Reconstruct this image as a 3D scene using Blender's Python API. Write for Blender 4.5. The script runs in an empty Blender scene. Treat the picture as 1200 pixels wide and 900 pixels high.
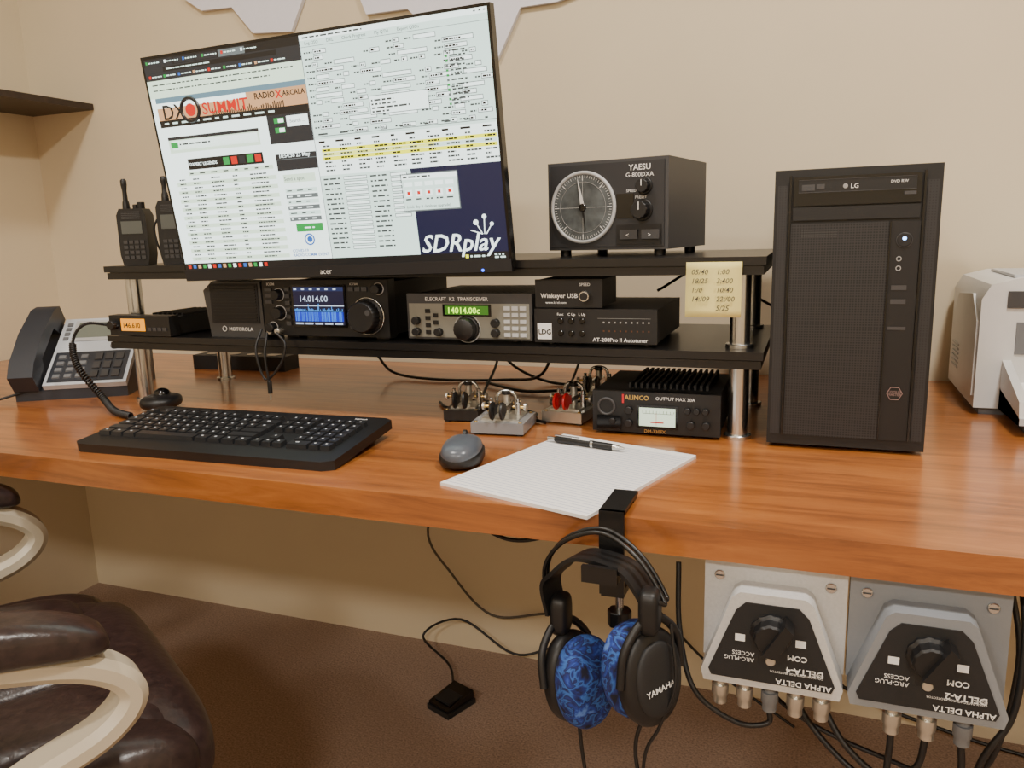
import bpy, bmesh, math, random
from mathutils import Matrix, Vector
random.seed(7)
S=bpy.context.scene
col=bpy.context.collection
# ------------------------------------------------------------ materials
def lin(c):
    r=[]
    for v in c[:3]:
        v/=255.
        r.append(v/12.92 if v<=.04045 else ((v+.055)/1.055)**2.4)
    return (*r,1)
MC={}
def pm(name,c,rough=.5,metal=0,noise=0.0,nscale=60,bump=0.0,coat=0,c2=None,stretch=(1,1,1),spec=.5):
    if name in MC: return MC[name]
    m=bpy.data.materials.new(name);m.use_nodes=True;nt=m.node_tree;N=nt.nodes;L=nt.links
    b=N["Principled BSDF"];b.inputs["Roughness"].default_value=rough;b.inputs["Metallic"].default_value=metal
    b.inputs["Specular IOR Level"].default_value=spec
    if coat: b.inputs["Coat Weight"].default_value=coat;b.inputs["Coat Roughness"].default_value=.15
    tc=N.new("ShaderNodeTexCoord");mp=N.new("ShaderNodeMapping");mp.inputs["Scale"].default_value=stretch
    L.new(tc.outputs["Object"],mp.inputs["Vector"])
    n=N.new("ShaderNodeTexNoise");n.inputs["Scale"].default_value=nscale;n.inputs["Detail"].default_value=5
    L.new(mp.outputs[0],n.inputs["Vector"])
    cr=N.new("ShaderNodeValToRGB")
    A=lin(c);B=lin(c2) if c2 else tuple(min(1,x*(1-noise-.03)) for x in A[:3])+(1,)
    cr.color_ramp.elements[0].position=.3;cr.color_ramp.elements[1].position=.7
    cr.color_ramp.elements[0].color=B;cr.color_ramp.elements[1].color=A
    L.new(n.outputs["Fac"],cr.inputs[0]);L.new(cr.outputs[0],b.inputs["Base Color"])
    if bump:
        bp=N.new("ShaderNodeBump");bp.inputs["Strength"].default_value=bump;bp.inputs["Distance"].default_value=.002
        L.new(n.outputs["Fac"],bp.inputs["Height"]);L.new(bp.outputs[0],b.inputs["Normal"])
    MC[name]=m;return m
def em(name,c,s=1.0):
    if name in MC: return MC[name]
    m=bpy.data.materials.new(name);m.use_nodes=True;nt=m.node_tree
    b=nt.nodes["Principled BSDF"];b.inputs["Base Color"].default_value=(0.01,.01,.01,1);b.inputs["Roughness"].default_value=.35
    b.inputs["Emission Color"].default_value=lin(c);b.inputs["Emission Strength"].default_value=s
    MC[name]=m;return m
BLK=pm("black_plastic",(17,17,19),.45,bump=.05,nscale=400)
BLKG=pm("black_gloss",(8,8,10),.15)
BLKM=pm("black_matte",(25,25,27),.62,bump=.1,nscale=500)
DGR=pm("dark_grey_paint",(60,60,62),.45,bump=.08,nscale=500)
GREY=pm("grey_plastic",(110,112,116),.5)
LGR=pm("light_grey",(185,187,190),.45)
WHT=pm("white_plastic",(210,210,209),.4)
PAPER=pm("paper",(235,234,234),.8)
CHR=pm("brushed_steel",(205,206,205),.25,metal=1,nscale=200,stretch=(1,1,20))
NICK=pm("nickel",(205,202,192),.32,metal=.85)
BRS=pm("brass",(205,172,105),.3,metal=1)
LBL=pm("label_white",(232,232,232),.6)
LBD=pm("label_dim",(150,150,150),.6)
RED=pm("red_plastic",(200,24,36),.35)
# ------------------------------------------------------------ builders
def E(name,loc=(0,0,0),rot=(0,0,0),par=None):
    o=bpy.data.objects.new(name,None);col.objects.link(o);o.location=loc;o.rotation_euler=rot;o.empty_display_size=.02
    if par:o.parent=par
    return o
def fin(bm,name,par,mat,smooth=False,bev=0,seg=2):
    if bev>0:
        bmesh.ops.bevel(bm,geom=[e for e in bm.edges if len(e.link_faces)==2 and e.calc_face_angle(0)>.5],offset=bev,segments=seg,profile=.5,affect='EDGES',clamp_overlap=True)
    bmesh.ops.recalc_face_normals(bm,faces=bm.faces)
    me=bpy.data.meshes.new(name);bm.to_mesh(me);bm.free()
    for m in (mat if isinstance(mat,list) else [mat]): me.materials.append(m)
    if smooth:
        for p in me.polygons:p.use_smooth=True
        try: me.set_sharp_from_angle(angle=math.radians(40))
        except Exception: pass
    o=bpy.data.objects.new(name,me);col.objects.link(o)
    if par:o.parent=par
    return o
def addbox(bm,x0,x1,y0,y1,z0,z1,taper=0,mi=0):
    t=taper
    v=[bm.verts.new(p) for p in ((x0,y0,z0),(x1,y0,z0),(x1,y1,z0),(x0,y1,z0),(x0+t,y0+t,z1),(x1-t,y0+t,z1),(x1-t,y1-t,z1),(x0+t,y1-t,z1))]
    for f in ((0,3,2,1),(4,5,6,7),(0,1,5,4),(1,2,6,5),(2,3,7,6),(3,0,4,7)):
        F=bm.faces.new([v[i] for i in f]);F.material_index=mi
def box(par,name,x0,x1,y0,y1,z0,z1,mat,bev=.0015,seg=2):
    bm=bmesh.new();addbox(bm,x0,x1,y0,y1,z0,z1);return fin(bm,name,par,mat,bev>0,bev,seg)
def boxes(par,name,lst,mat,taper=0):
    bm=bmesh.new()
    for b in lst:addbox(bm,*b[:6],taper=taper,mi=(b[6] if len(b)>6 else 0))
    return fin(bm,name,par,mat)
def axm(ax):
    if ax=='Z':return Matrix.Identity(3)
    if ax=='Y':return Matrix.Rotation(math.pi/2,3,'X')   # +z -> -y
    if ax=='X':return Matrix.Rotation(math.pi/2,3,'Y')
    return Vector(ax).to_track_quat('Z','Y').to_matrix()
def lathe(par,name,p,prof,ax,mat,seg=40,ribs=0,ribd=0):
    """prof list of (r,h) along axis. axis 'Y' points to -y (toward viewer)."""
    bm=bmesh.new();M=axm(ax);rings=[]
    for r,h in prof:
        ring=[]
        for i in range(seg):
            rr=r*(1-(ribd if (ribs and (i*ribs*2//seg)%2) else 0))
            a=2*math.pi*i/seg
            ring.append(bm.verts.new(Vector(p)+M@Vector((rr*math.cos(a),rr*math.sin(a),h))))
        rings.append(ring)
    for a,b in zip(rings,rings[1:]):
        for i in range(seg):
            bm.faces.new((a[i],a[(i+1)%seg],b[(i+1)%seg],b[i]))
    bm.faces.new(rings[0][::-1]);bm.faces.new(rings[-1])
    return fin(bm,name,par,mat,True)
def cyl(par,name,p,r,h,ax,mat,seg=32,ch=.0008,ribs=0):
    ch=min(ch,r*.3,h*.3)
    return lathe(par,name,p,[(r,0),(r,h-ch),(r-ch,h)],ax,mat,seg,ribs,.07 if ribs else 0)
def torus(par,name,p,R,r,ax,mat,s1=48,s2=10,arc=None):
    bm=bmesh.new();M=axm(ax);rings=[]
    for i in range(s1):
        a=2*math.pi*i/s1
        rings.append([bm.verts.new(Vector(p)+M@Vector(((R+r*math.cos(2*math.pi*j/s2))*math.cos(a),(R+r*math.cos(2*math.pi*j/s2))*math.sin(a),r*math.sin(2*math.pi*j/s2)))) for j in range(s2)])
    for i in range(s1):
        A=rings[i];B=rings[(i+1)%s1]
        for j in range(s2): bm.faces.new((A[j],B[j],B[(j+1)%s2],A[(j+1)%s2]))
    return fin(bm,name,par,mat,True)
def prism(par,name,poly,ax,a0,a1,mat,bev=0,seg=2):
    bm=bmesh.new()
    def P(u,v,a): return {'X':(a,u,v),'Y':(u,a,v),'Z':(u,v,a)}[ax]
    A=[bm.verts.new(P(u,v,a0)) for u,v in poly];B=[bm.verts.new(P(u,v,a1)) for u,v in poly]
    n=len(poly);bm.faces.new(A);bm.faces.new(B[::-1])
    for i in range(n):bm.faces.new((A[i],A[(i+1)%n],B[(i+1)%n],B[i]))
    return fin(bm,name,par,mat,bev>0,bev,seg)
def quads(par,name,lst,mats,y=0,dy=.00025):
    """lst (x0,z0,x1,z1,matindex,layer): flat printed/display regions facing -Y"""
    bm=bmesh.new()
    for q in lst:
        x0,z0,x1,z1,mi=q[:5];ly=q[5] if len(q)>5 else 0
        yy=y-dy*ly
        f=bm.faces.new([bm.verts.new(p) for p in ((x0,yy,z0),(x1,yy,z0),(x1,yy,z1),(x0,yy,z1))]);f.material_index=mi
    me=bpy.data.meshes.new(name);bm.to_mesh(me);bm.free()
    for m in mats: me.materials.append(m)
    o=bpy.data.objects.new(name,me);col.objects.link(o);o.parent=par;return o
def crs(pts,n=8):
    P=[Vector(p) for p in pts];P=[P[0]*2-P[1]]+P+[P[-1]*2-P[-2]];o=[]
    for i in range(1,len(P)-2):
        for k in range(n):
            t=k/n;a,b,c,d=P[i-1:i+3]
            o.append(.5*((2*b)+(c-a)*t+(2*a-5*b+4*c-d)*t*t+(3*b-a-3*c+d)*t**3))
    o.append(P[-2]);return o
def tube(par,name,pts,r,mat,smooth=True,n=8):
    P=crs(pts,n) if smooth else [Vector(p) for p in pts]
    cu=bpy.data.curves.new(name,'CURVE');cu.dimensions='3D';cu.bevel_depth=r;cu.bevel_resolution=3;cu.use_fill_caps=True
    s=cu.splines.new('POLY');s.points.add(len(P)-1)
    for q,p in zip(s.points,P):q.co=(*p,1)
    s.use_smooth=True
    cu.materials.append(mat);o=bpy.data.objects.new(name,cu);col.objects.link(o)
    if par:o.parent=par
    return o
def txt(par,name,s,loc,size,mat,rot=(math.pi/2,0,0),al='LEFT',bold=0,sp=1,shear=0):
    t=bpy.data.curves.new(name,'FONT');t.body=s;t.size=size;t.align_x=al;t.extrude=.00008;t.offset=bold*.7;t.space_line=sp;t.shear=shear
    t.resolution_u=2
    t.materials.append(mat);o=bpy.data.objects.new(name,t);col.objects.link(o);o.parent=par;o.location=loc;o.rotation_euler=rot;return o
def sell(par,name,c,s,mat,e1=.5,e2=.5,rot=None,nu=40,nv=24,bend=0):
    """super-ellipsoid cushion"""
    bm=bmesh.new();R=Matrix.Rotation(0,3,'X') if rot is None else rot
    f=lambda w,e:math.copysign(abs(w)**e,w)
    rows=[]
    for j in range(1,nv):
        ph=-math.pi/2+math.pi*j/nv
        row=[]
        for i in range(nu):
            v=Vector((s[0]*f(math.cos(ph),e1)*f(math.cos(2*math.pi*i/nu),e2),s[1]*f(math.cos(ph),e1)*f(math.sin(2*math.pi*i/nu),e2),s[2]*f(math.sin(ph),e1)))
            v.z-=bend*max(0,v.x/s[0])**2
            row.append(bm.verts.new(Vector(c)+R@v))
        rows.append(row)
    for a,b in zip(rows,rows[1:]):
        for i in range(nu):bm.faces.new((a[i],a[(i+1)%nu],b[(i+1)%nu],b[i]))
    bm.faces.new(rows[0][::-1]);bm.faces.new(rows[-1])
    return fin(bm,name,par,mat,True)
def sweep(par,name,pts,w,t,mat,bev=.008,n=8):
    P=crs(pts,n);bm=bmesh.new();R=[]
    for i,p in enumerate(P):
        d=(P[min(i+1,len(P)-1)]-P[max(i-1,0)]).normalized();nn=Vector((-d.z,0,d.x))
        b=min(t*.45,bev)
        prof=[(-w/2+b,-t/2),(w/2-b,-t/2),(w/2,-t/2+b),(w/2,t/2-b),(w/2-b,t/2),(-w/2+b,t/2),(-w/2,t/2-b),(-w/2,-t/2+b)]
        R.append([bm.verts.new(p+Vector((0,a,0))+nn*c) for a,c in prof])
    for a,b in zip(R,R[1:]):
        for i in range(8):bm.faces.new((a[i],a[(i+1)%8],b[(i+1)%8],b[i]))
    bm.faces.new(R[0][::-1]);bm.faces.new(R[-1])
    return fin(bm,name,par,mat,True)
PI=math.pi
DZ=.75      # desk top
# ------------------------------------------------------------ camera
cam=bpy.data.cameras.new("camera");co=bpy.data.objects.new("camera",cam);col.objects.link(co);S.camera=co
cam.sensor_width=36;cam.sensor_fit='HORIZONTAL';cam.lens=920/1200*36;cam.clip_start=.02
R=Vector((.93417,.35564,-.02926));Dn=Vector((.0416,-.19,-.98089));F=Vector((-.35441,.9151,-.19229))
co.matrix_world=Matrix(((R.x,-Dn.x,-F.x,0),(R.y,-Dn.y,-F.y,0),(R.z,-Dn.z,-F.z,1.063),(0,0,0,1)))
# ------------------------------------------------------------ room
WALL=pm("wall_paint",(216,202,174),.75,noise=.03,nscale=3)
XL,YB,XR,YF,ZC=-2.09,1.70,1.9,-3.0,2.6
def slab(name,x0,x1,y0,y1,z0,z1,mat): return box(None,name,x0,x1,y0,y1,z0,z1,mat,0)
slab("wall_back",XL-.1,XR+.1,YB,YB+.1,0,ZC,WALL)
slab("wall_left",XL-.1,XL,YF,YB,0,ZC,WALL)
slab("wall_right",XR,XR+.1,YF,YB,0,ZC,WALL)
slab("wall_front",XL-.1,XR+.1,YF-.1,YF,0,ZC,WALL)
CEIL=pm("ceiling_paint",(238,236,230),.8)
slab("ceiling",XL-.1,XR+.1,YF-.1,YB+.1,ZC,ZC+.1,CEIL)
CARP=pm("carpet",(180,155,136),.95,c2=(136,116,102),nscale=220,bump=.9,spec=.1)
slab("floor",XL-.1,XR+.1,YF-.1,YB+.1,-.1,0,CARP)
# wood
def wood():
    m=bpy.data.materials.new("stained_wood");m.use_nodes=True;nt=m.node_tree;N=nt.nodes;L=nt.links;b=N["Principled BSDF"]
    tc=N.new("ShaderNodeTexCoord");mp=N.new("ShaderNodeMapping");mp.inputs["Scale"].default_value=(.8,9,9);L.new(tc.outputs["Object"],mp.inputs[0])
    n=N.new("ShaderNodeTexNoise");n.inputs["Scale"].default_value=4;n.inputs["Detail"].default_value=9;n.inputs["Roughness"].default_value=.68;n.inputs["Distortion"].default_value=.7;L.new(mp.outputs[0],n.inputs[0])
    cr=N.new("ShaderNodeValToRGB");e=cr.color_ramp.elements
    e[0].position=.28;e[0].color=lin((112,63,27));e[1].position=.75;e[1].color=lin((192,124,62))
    x=e.new(.5);x.color=lin((162,96,42))
    L.new(n.outputs[0],cr.inputs[0])
    n2=N.new("ShaderNodeTexNoise");n2.inputs["Scale"].default_value=4.5;n2.inputs["Detail"].default_value=4;L.new(tc.outputs["Object"],n2.inputs[0])
    mx=N.new("ShaderNodeMix");mx.data_type='RGBA';mx.blend_type='MULTIPLY';mx.inputs[0].default_value=.5
    cr2=N.new("ShaderNodeValToRGB");cr2.color_ramp.elements[0].position=.3;cr2.color_ramp.elements[0].color=(.6,.52,.45,1);cr2.color_ramp.elements[1].position=.62;cr2.color_ramp.elements[1].color=(1,1,1,1)
    L.new(n2.outputs[0],cr2.inputs[0]);L.new(cr.outputs[0],mx.inputs[6]);L.new(cr2.outputs[0],mx.inputs[7]);L.new(mx.outputs[2],b.inputs["Base Color"])
    b.inputs["Roughness"].default_value=.4;b.inputs["Coat Weight"].default_value=.8;b.inputs["Coat Roughness"].default_value=.17
    bp=N.new("ShaderNodeBump");bp.inputs["Strength"].default_value=.08;bp.inputs["Distance"].default_value=.002;L.new(n.outputs[0],bp.inputs["Height"]);L.new(bp.outputs[0],b.inputs["Normal"])
    return m
WOOD=wood()
dk=E("desk")
box(dk,"desktop",XL+.002,1.5,.805,YB-.002,DZ-.038,DZ,WOOD,.009,5)
box(dk,"support_panel",1.40,1.44,.9,YB-.004,0,DZ-.038,WOOD,.002)
box(dk,"wall_cleat",XL+.004,1.40,YB-.03,YB-.003,DZ-.1,DZ-.038,WALL,.002)
SH=pm("dark_wood",(52,38,30),.4,c2=(38,28,22),nscale=8,stretch=(1,8,8))
ws=E("wall_shelf");box(ws,"board",XL+.002,-1.858,.9,YB-.002,1.418,1.434,SH,.001)
box(ws,"bracket",XL+.002,XL+.02,1.0,1.03,1.36,1.418,SH,.001)
DEC=pm("pale_grey_panel",(226,226,238),.5)
wd=E("wall_decoration",(0,YB,0))
prism(wd,"panel_1",[(-1.502,1.654),(-1.452,1.621),(-1.36,1.618),(-1.303,1.552),(-1.192,1.544),(-1.153,1.612),(-1.10,1.70),(-1.16,1.86),(-1.36,1.93),(-1.52,1.82)],'Y',-.012,-.001,DEC,.001)
prism(wd,"panel_2",[(-.999,1.593),(-.985,1.558),(-.879,1.557),(-.82,1.50),(-.775,1.47),(-.76,1.515),(-.666,1.427),(-.609,1.528),(-.527,1.529),(-.40,1.56),(-.45,1.74),(-.70,1.9),(-.95,1.84),(-1.04,1.7)],'Y',-.012,-.001,DEC,.001)
# ------------------------------------------------------------ two-tier riser (boards + steel legs)
SHB=pm("black_anodised",(20,19,20),.3,bump=.03,nscale=300,stretch=(1,20,20))
for nm,zc,x0 in (("riser_shelf_board",.873,-1.275),("riser_shelf_board",1.0055,-1.262)):
    st=E(nm)
    box(st,"top_layer",x0,-.062,1.130,1.45,zc+.001,zc+.0125,SHB,.003,3)
    box(st,"bottom_layer",x0+.003,-.065,1.134,1.446,zc-.0125,zc-.0005,SHB,.003,3)
    box(st,"core",x0+.006,-.068,1.138,1.442,zc-.002,zc+.002,SHB,0)
for (x,y) in ((-.098,1.175),(-.098,1.405),(-1.24,1.175),(-1.24,1.405)):
    for zb,h in ((DZ,.110),(.8858,.107)):
        o=E("shelf_leg",(x,y,zb));cyl(o,"post",(0,0,.004),.0145,h-.0045,'Z',CHR);cyl(o,"collar",(0,0,0),.020,.006,'Z',CHR)
L1=.8858;L2=1.0183
# ------------------------------------------------------------ monitor
mo=E("monitor")
mo.matrix_world=Matrix.Translation((-.736,1.089,1.180))@Matrix.Rotation(.007,4,'Z')@Matrix.Rotation(.12,4,'X')@Matrix.Rotation(-.018,4,'Y')
box(mo,"bezel",-.31,.31,-.002,.014,-.185,.185,BLKG,.002)
box(mo,"rear_shell",-.26,.26,.013,.034,-.12,.15,BLK,.006)
box(mo,"chin",-.309,.309,-.004,.004,-.184,-.165,BLKM,.001)
txt(mo,"logo","acer",(-.028,-.0045,-.179),.013,LBL)
cyl(mo,"power_led",(.262,-.004,-.181),.0022,.0006,'Y',em("led_blue",(30,90,255),6),12)
U=lambda u:(u/1920-.5)*.611
V=lambda v:.1805-v/1080*.3455
sw=em("scr_white",(232,246,240),2.7);sgr=em("scr_greenish",(212,234,206),2.3);sdk=em("scr_dark",(44,48,54),1);sbk=em("scr_black",(14,16,20),1)
syl=em("scr_yellow",(242,242,20),2.4);sgn=em("scr_green",(30,160,70),1.6);srd=em("scr_red",(215,30,18),1.7);sor=em("scr_orange",(220,165,115),1.7)
snv=em("scr_navy",(8,22,66),1.1);sbl=em("scr_blue",(40,105,195),1.6);sgy=em("scr_grey",(120,130,130),1.2);slg=em("scr_light",(208,232,220),2.35);stx=em("scr_text",(76,84,84),1.1);sbx=em("scr_boxedge",(118,128,126),1.3);svn=em("scr_teal",(110,145,160),1.5)
MS=[sw,sgr,sdk,sbk,syl,sgn,srd,sor,snv,sbl,sgy,slg,stx,sbx,svn]
W_,GR_,DK_,BK_,YL_,GN_,RD_,OR_,NV_,BL_,GY_,LG_,TX_,BX_,VN_=range(15)
Q=[]
def r(u0,v0,u1,v1,m,l):
    u0=max(0,min(1918,u0));u1=max(0,min(1920,u1))
    if u1-u0>1:Q.append((U(u0),V(v1),U(u1),V(v0),m,l))
def words(x0,x1,v,h,m,l,wl=8,wh=40,gap=8):
    x=x0
    while x<x1:
        w=random.randint(wl,wh);r(x,v,min(x+w,x1),v+h,m,l);x+=w+gap
r(0,0,1920,1080,NV_,0)
# browser
r(0,0,955,1045,W_,1);r(0,0,955,105,DK_,2);r(0,0,955,38,BK_,3);r(10,6,190,38,DK_,4);r(200,8,330,36,DK_,4);r(340,8,470,36,DK_,4);r(480,6,640,38,GY_,4)
for i in range(6): r(16+i*120,12,28+i*120,26,(GN_,W_,BL_,GN_,RD_,W_)[i],5);words(34+i*120,110+i*120,17,6,LG_,5,8,20,5)
r(120,44,820,66,BK_,3);words(140,420,52,6,LG_,4,10,40,5)
for i in range(9): r(20+i*95,80,34+i*95,94,(RD_,GN_,BL_,OR_)[i%4],3);words(40+i*95,104+i*95,84,6,LG_,3,10,24,5)
r(0,105,955,190,GR_,2)
words(30,900,124,6,TX_,3);words(30,760,150,6,TX_,3);
r(30,190,955,335,OR_,2);r(30,190,955,215,VN_,3);r(30,215,600,240,W_,3);r(30,300,955,335,BK_,3);words(60,760,312,9,LG_,4,20,60,25)
for i in range(44):
    x=380+i*10;h=random.randint(8,36);r(x,302-h,x+6,302,BK_,4)
r(30,335,955,475,W_,2);r(700,335,955,470,DK_,3);r(60,385,640,465,GR_,3);r(60,385,640,400,DK_,4);r(72,412,120,440,GN_,4);r(80,405,628,450,W_,3);words(130,330,420,8,TX_,5)
r(740,350,800,375,GN_,4);r(740,395,800,420,GN_,4);r(815,345,940,395,W_,4);r(765,353,797,372,W_,5);r(765,398,797,417,W_,5)
r(160,500,640,555,BK_,3)
for i in range(5): r(390+i*50,508,428+i*50,545,(GN_,RD_,DK_,GN_,RD_)[i],4)
r(150,565,690,585,GR_,3);words(160,680,571,7,TX_,4,20,50,40)
for i in range(20):
    v=600+i*22
    if i%2:r(60,v-6,700,v+14,GR_,2)
    for x,w in ((80,45),(170,60),(290,80),(430,36),(540,110)): words(x,x+w*random.uniform(.7,1.1),v,7,TX_,3,8,26,3)
r(715,520,955,600,DK_,3);r(715,605,955,930,W_,3);r(740,620,930,660,GR_,4);r(715,545,955,548,GY_,4)
for i in range(6): r(740,690+i*28,930,710+i*28,GY_ if i%2 else LG_,4);words(750,900,697+i*28,6,W_ if i%2 else TX_,5,10,40,30)
r(770,865,930,905,GN_,5);words(820,880,882,7,W_,6)
# logger
r(958,0,1920,470,LG_,2);r(958,0,1920,24,W_,3);r(958,24,1920,50,LG_,3);words(975,1300,9,7,TX_,4)
for u in (1855,1880,1902): r(u,8,u+10,14,TX_,4)
r(958,470,1460,1045,LG_,2);r(958,470,1920,640,W_,3);r(958,52,1920,54,GY_,4)
for row in range(14):
    v=68+row*28;x=972
    while x<1840:
        w=random.choice((30,50,70,110,150));lw=random.randint(22,50)
        if random.random()<.85:
            words(x,x+lw,v+8,7,TX_,4,6,18,4)
            r(x+lw+6,v,x+lw+8+w,v+21,BX_,4);r(x+lw+9,v+3,x+lw+5+w,v+18,W_,5)
            if random.random()<.65:words(x+lw+13,x+lw+8+w*.6,v+7,8,BK_,6,6,16,3)
        x+=lw+w+random.randint(20,60)
r(958,455,1920,458,GY_,4);words(985,1880,443,8,TX_,5,30,60,70)
r(1290,300,1600,385,GY_,6);r(1293,303,1597,382,W_,7);words(1300,1420,318,8,TX_,8);words(1300,1430,335,8,TX_,8);words(1300,1500,352,8,TX_,8);words(1300,1390,368,8,TX_,8)
for i in range(12): r(1700,150+i*20,1712,160+i*20,GN_ if i%3 else BX_,7);words(1722,1800,151+i*20,7,TX_,7)
words(980,1900,478,9,BK_,4,20,50,60)
for i in range(7):
    v=500+i*19
    if i in(1,2,3):r(990,v-4,1915,v+13,YL_ if i!=2 else LG_,4)
    if i==2:r(990,v-4,1600,v+13,YL_,4)
    for x in range(1000,1880,95): words(x,x+random.randint(25,75),v,8,TX_ if i not in(1,3) else BK_,5,8,24,3)
for i in range(15):
    v=655+i*24;words(975,1070,v,8,TX_,4);r(1090,v-4,1222,v+13,BX_,4);r(1093,v-1,1219,v+10,W_,5);words(1240,1330,v,8,TX_,4)
    if i<9:r(1350,v-4,1440,v+13,BX_,4);r(1353,v-1,1437,v+10,W_,5)
r(1402,662,1703,838,GY_,5);r(1408,668,1697,832,LG_,6);r(1408,668,1697,690,W_,7);words(1416,1560,675,8,TX_,8)
for i in range(5): r(1420+i*54,738,1456+i*54,768,W_,8);r(1430+i*54,745,1445+i*54,760,RD_,9);words(1420+i*54,1455+i*54,778,7,TX_,8);r(1420+i*54,702,1462+i*54,722,W_,8)
r(0,1045,1920,1080,BK_,3)
for i in range(16): r(20+i*34,1053,40+i*34,1073,(RD_,BL_,OR_,GN_,W_)[i%5],4)
r(1700,1054,1716,1070,YL_,4);words(1725,1800,1058,9,LG_,4);words(1850,1905,1053,8,LG_,4);words(1850,1905,1066,8,LG_,4)
quads(mo,"screen",Q,MS,-.0023,.00012)
T=lambda n,s,u,v,sz,m,b=0,sp=1,sh=0:txt(mo,n,s,(U(u),-.0037,V(v)),sz*.611/1920,m,bold=b,sp=sp,shear=sh)
T("t1","DX",62,298,104,sbk,.0004);T("t2","SUMMIT",320,292,80,srd,.0005);T("t3","RADIO",650,252,40,sbk,.0004);T("t3b","ARCALA",818,252,34,sbk,.0003);T("t3c","X",778,258,50,srd,.0006)
T("t4","DXPERT LEGENDS",172,536,22,sw,.0001);T("t5","Search ...",835,378,24,stx);T("t6","18:54:38 23 May",735,538,28,sw,.0001);T("t7","Send a spot",745,650,26,stx)
T("t8","Log QSO        DXL        Check Progress        My QTH        Export QSOs",985,44,20,stx)
T("t9","COVID-19\nRADIO COMM. EVENT",725,1008,22,sbl,.0001);T("t10","SDRplay",1470,1035,118,sw,.0006,1,.3)
T("t11","(click day & database upgrade)",1420,822,19,stx)
torus(mo,"emblem_ring",(U(840),-.0036,V(945)),.0085,.0012,'Y',sbl,32,6);cyl(mo,"emblem_disc",(U(840),-.0026,V(945)),.005,.0009,'Y',sbl,20)
torus(mo,"target_ring",(U(245),-.0036,V(262)),.018,.003,'Y',sbk,32,6);cyl(mo,"target_disc",(U(245),-.0026,V(262)),.010,.001,'Y',srd,24)
for k,(u,v,rr) in enumerate(((1770,905,.004),(1815,880,.0035),(1850,915,.003))): cyl(mo,"logo_dot_%d"%k,(U(u),-.0030,V(v)),rr,.0006,'Y',sw,16)
for k,(a,b) in enumerate((((1770,905),(1800,960)),((1815,880),(1810,960)),((1850,915),(1820,960)),((1740,940),(1800,960)))):
    tube(mo,"logo_arm_%d"%k,[(U(a[0]),-.0032,V(a[1])),(U(b[0]),-.0032,V(b[1]))],.0007,sw,False)
ms_=E("monitor_stand",(-.736,0,L2))
box(ms_,"base",-.13,.13,1.165,1.36,0,.008,BLK,.003);box(ms_,"column",-.028,.028,1.20,1.24,.007,.17,BLK,.006);box(ms_,"head",-.04,.04,1.122,1.202,.12,.165,BLK,.004)
# ------------------------------------------------------------ rotator controller
ya=E("antenna_rotator_controller",(-.4045,1.2313,L2),(0,0,-math.radians(9)))
CASE=pm("case_grey",(60,60,62),.5,bump=.1,nscale=600)
box(ya,"case",0,.2,0,.19,.01,.146,CASE,.005,3)
box(ya,"panel",.006,.194,-.002,.004,.015,.141,pm("panel_grey",(40,40,42),.55),.001)
for i,(x,y) in enumerate(((.02,.02),(.18,.02),(.02,.17),(.18,.17))): cyl(ya,"foot_%d"%i,(x,y,0),.009,.012,'Z',BLK,20)
torus(ya,"dial_rim",(.062,-.003,.076),.053,.003,'Y',LGR)
cyl(ya,"dial_face",(.062,-.002,.076),.051,.002,'Y',pm("dial_grey",(96,102,104),.6,c2=(62,66,68),nscale=60),48)
bm=bmesh.new()
for i in range(72):
    a=2*PI*i/72;r0=.041 if i%9==0 else .045;c,s=math.cos(a),math.sin(a);w=.0006 if i%9==0 else .0003
    vs=[(.062+c*rr-s*ww,-.0043,.076+s*rr+c*ww) for rr,ww in((r0,-w),(.049,-w),(.049,w),(r0,w))];bm.faces.new([bm.verts.new(v) for v in vs])
for i in range(2):
    a=PI/2*i;c,s=math.cos(a),math.sin(a)
    vs=[(.062+c*rr-s*ww,-.0043,.076+s*rr+c*ww) for rr,ww in((-.04,-.0002),(.04,-.0002),(.04,.0002),(-.04,.0002))];bm.faces.new([bm.verts.new(v) for v in vs])
fin(bm,"dial_ticks",ya,LBL)
torus(ya,"dial_inner_ring",(.062,-.0043,.076),.039,.0004,'Y',LBD,40,6)
prism(ya,"needle",[(.059,.078),(.0655,.078),(.054,.120)],'Y',-.006,-.005,LBL);prism(ya,"needle_b",[(.060,.074),(.064,.074),(.067,.04)],'Y',-.006,-.005,BLK);cyl(ya,"needle_hub",(.062,-.003,.076),.006,.004,'Y',BLKG,20)
txt(ya,"brand","YAESU",(.138,-.0025,.128),.012,LBL,bold=.0002);txt(ya,"model","G-800DXA",(.133,-.0025,.118),.0095,LBL)
for k,(x,z,rr,h) in enumerate(((.163,.104,.010,.013),(.160,.069,.013,.016))): 
    cyl(ya,"knob_%d"%k,(x,-.002,z),rr*1.25,.003,'Y',BLK);cyl(ya,"knob_cap_%d"%k,(x,-.004,z),rr,h,'Y',BLK,48,ribs=12);box(ya,"knob_mark_%d"%k,x-.0006,x+.0006,-.004-h-.0004,-.004-h,z,z+rr*.9,LBL,0)
txt(ya,"l1","SPEED",(.134,-.0025,.096),.006,LBL);txt(ya,"l2","PRESET",(.148,-.0025,.086),.006,LBL)
box(ya,"display_window",.118,.146,-.003,-.001,.058,.094,BLKG,.001)
box(ya,"lower_plate",.118,.19,-.0035,0,.018,.048,BLK,.001)
for k,x in enumerate((.125,.160)): box(ya,"rocker_%d"%k,x,x+.028,-.007,0,.026,.04,DGR,.002);txt(ya,"arrow_%d"%k,"<" if k==0 else ">",(x+.01,-.0075,.029),.009,LBL)
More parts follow.
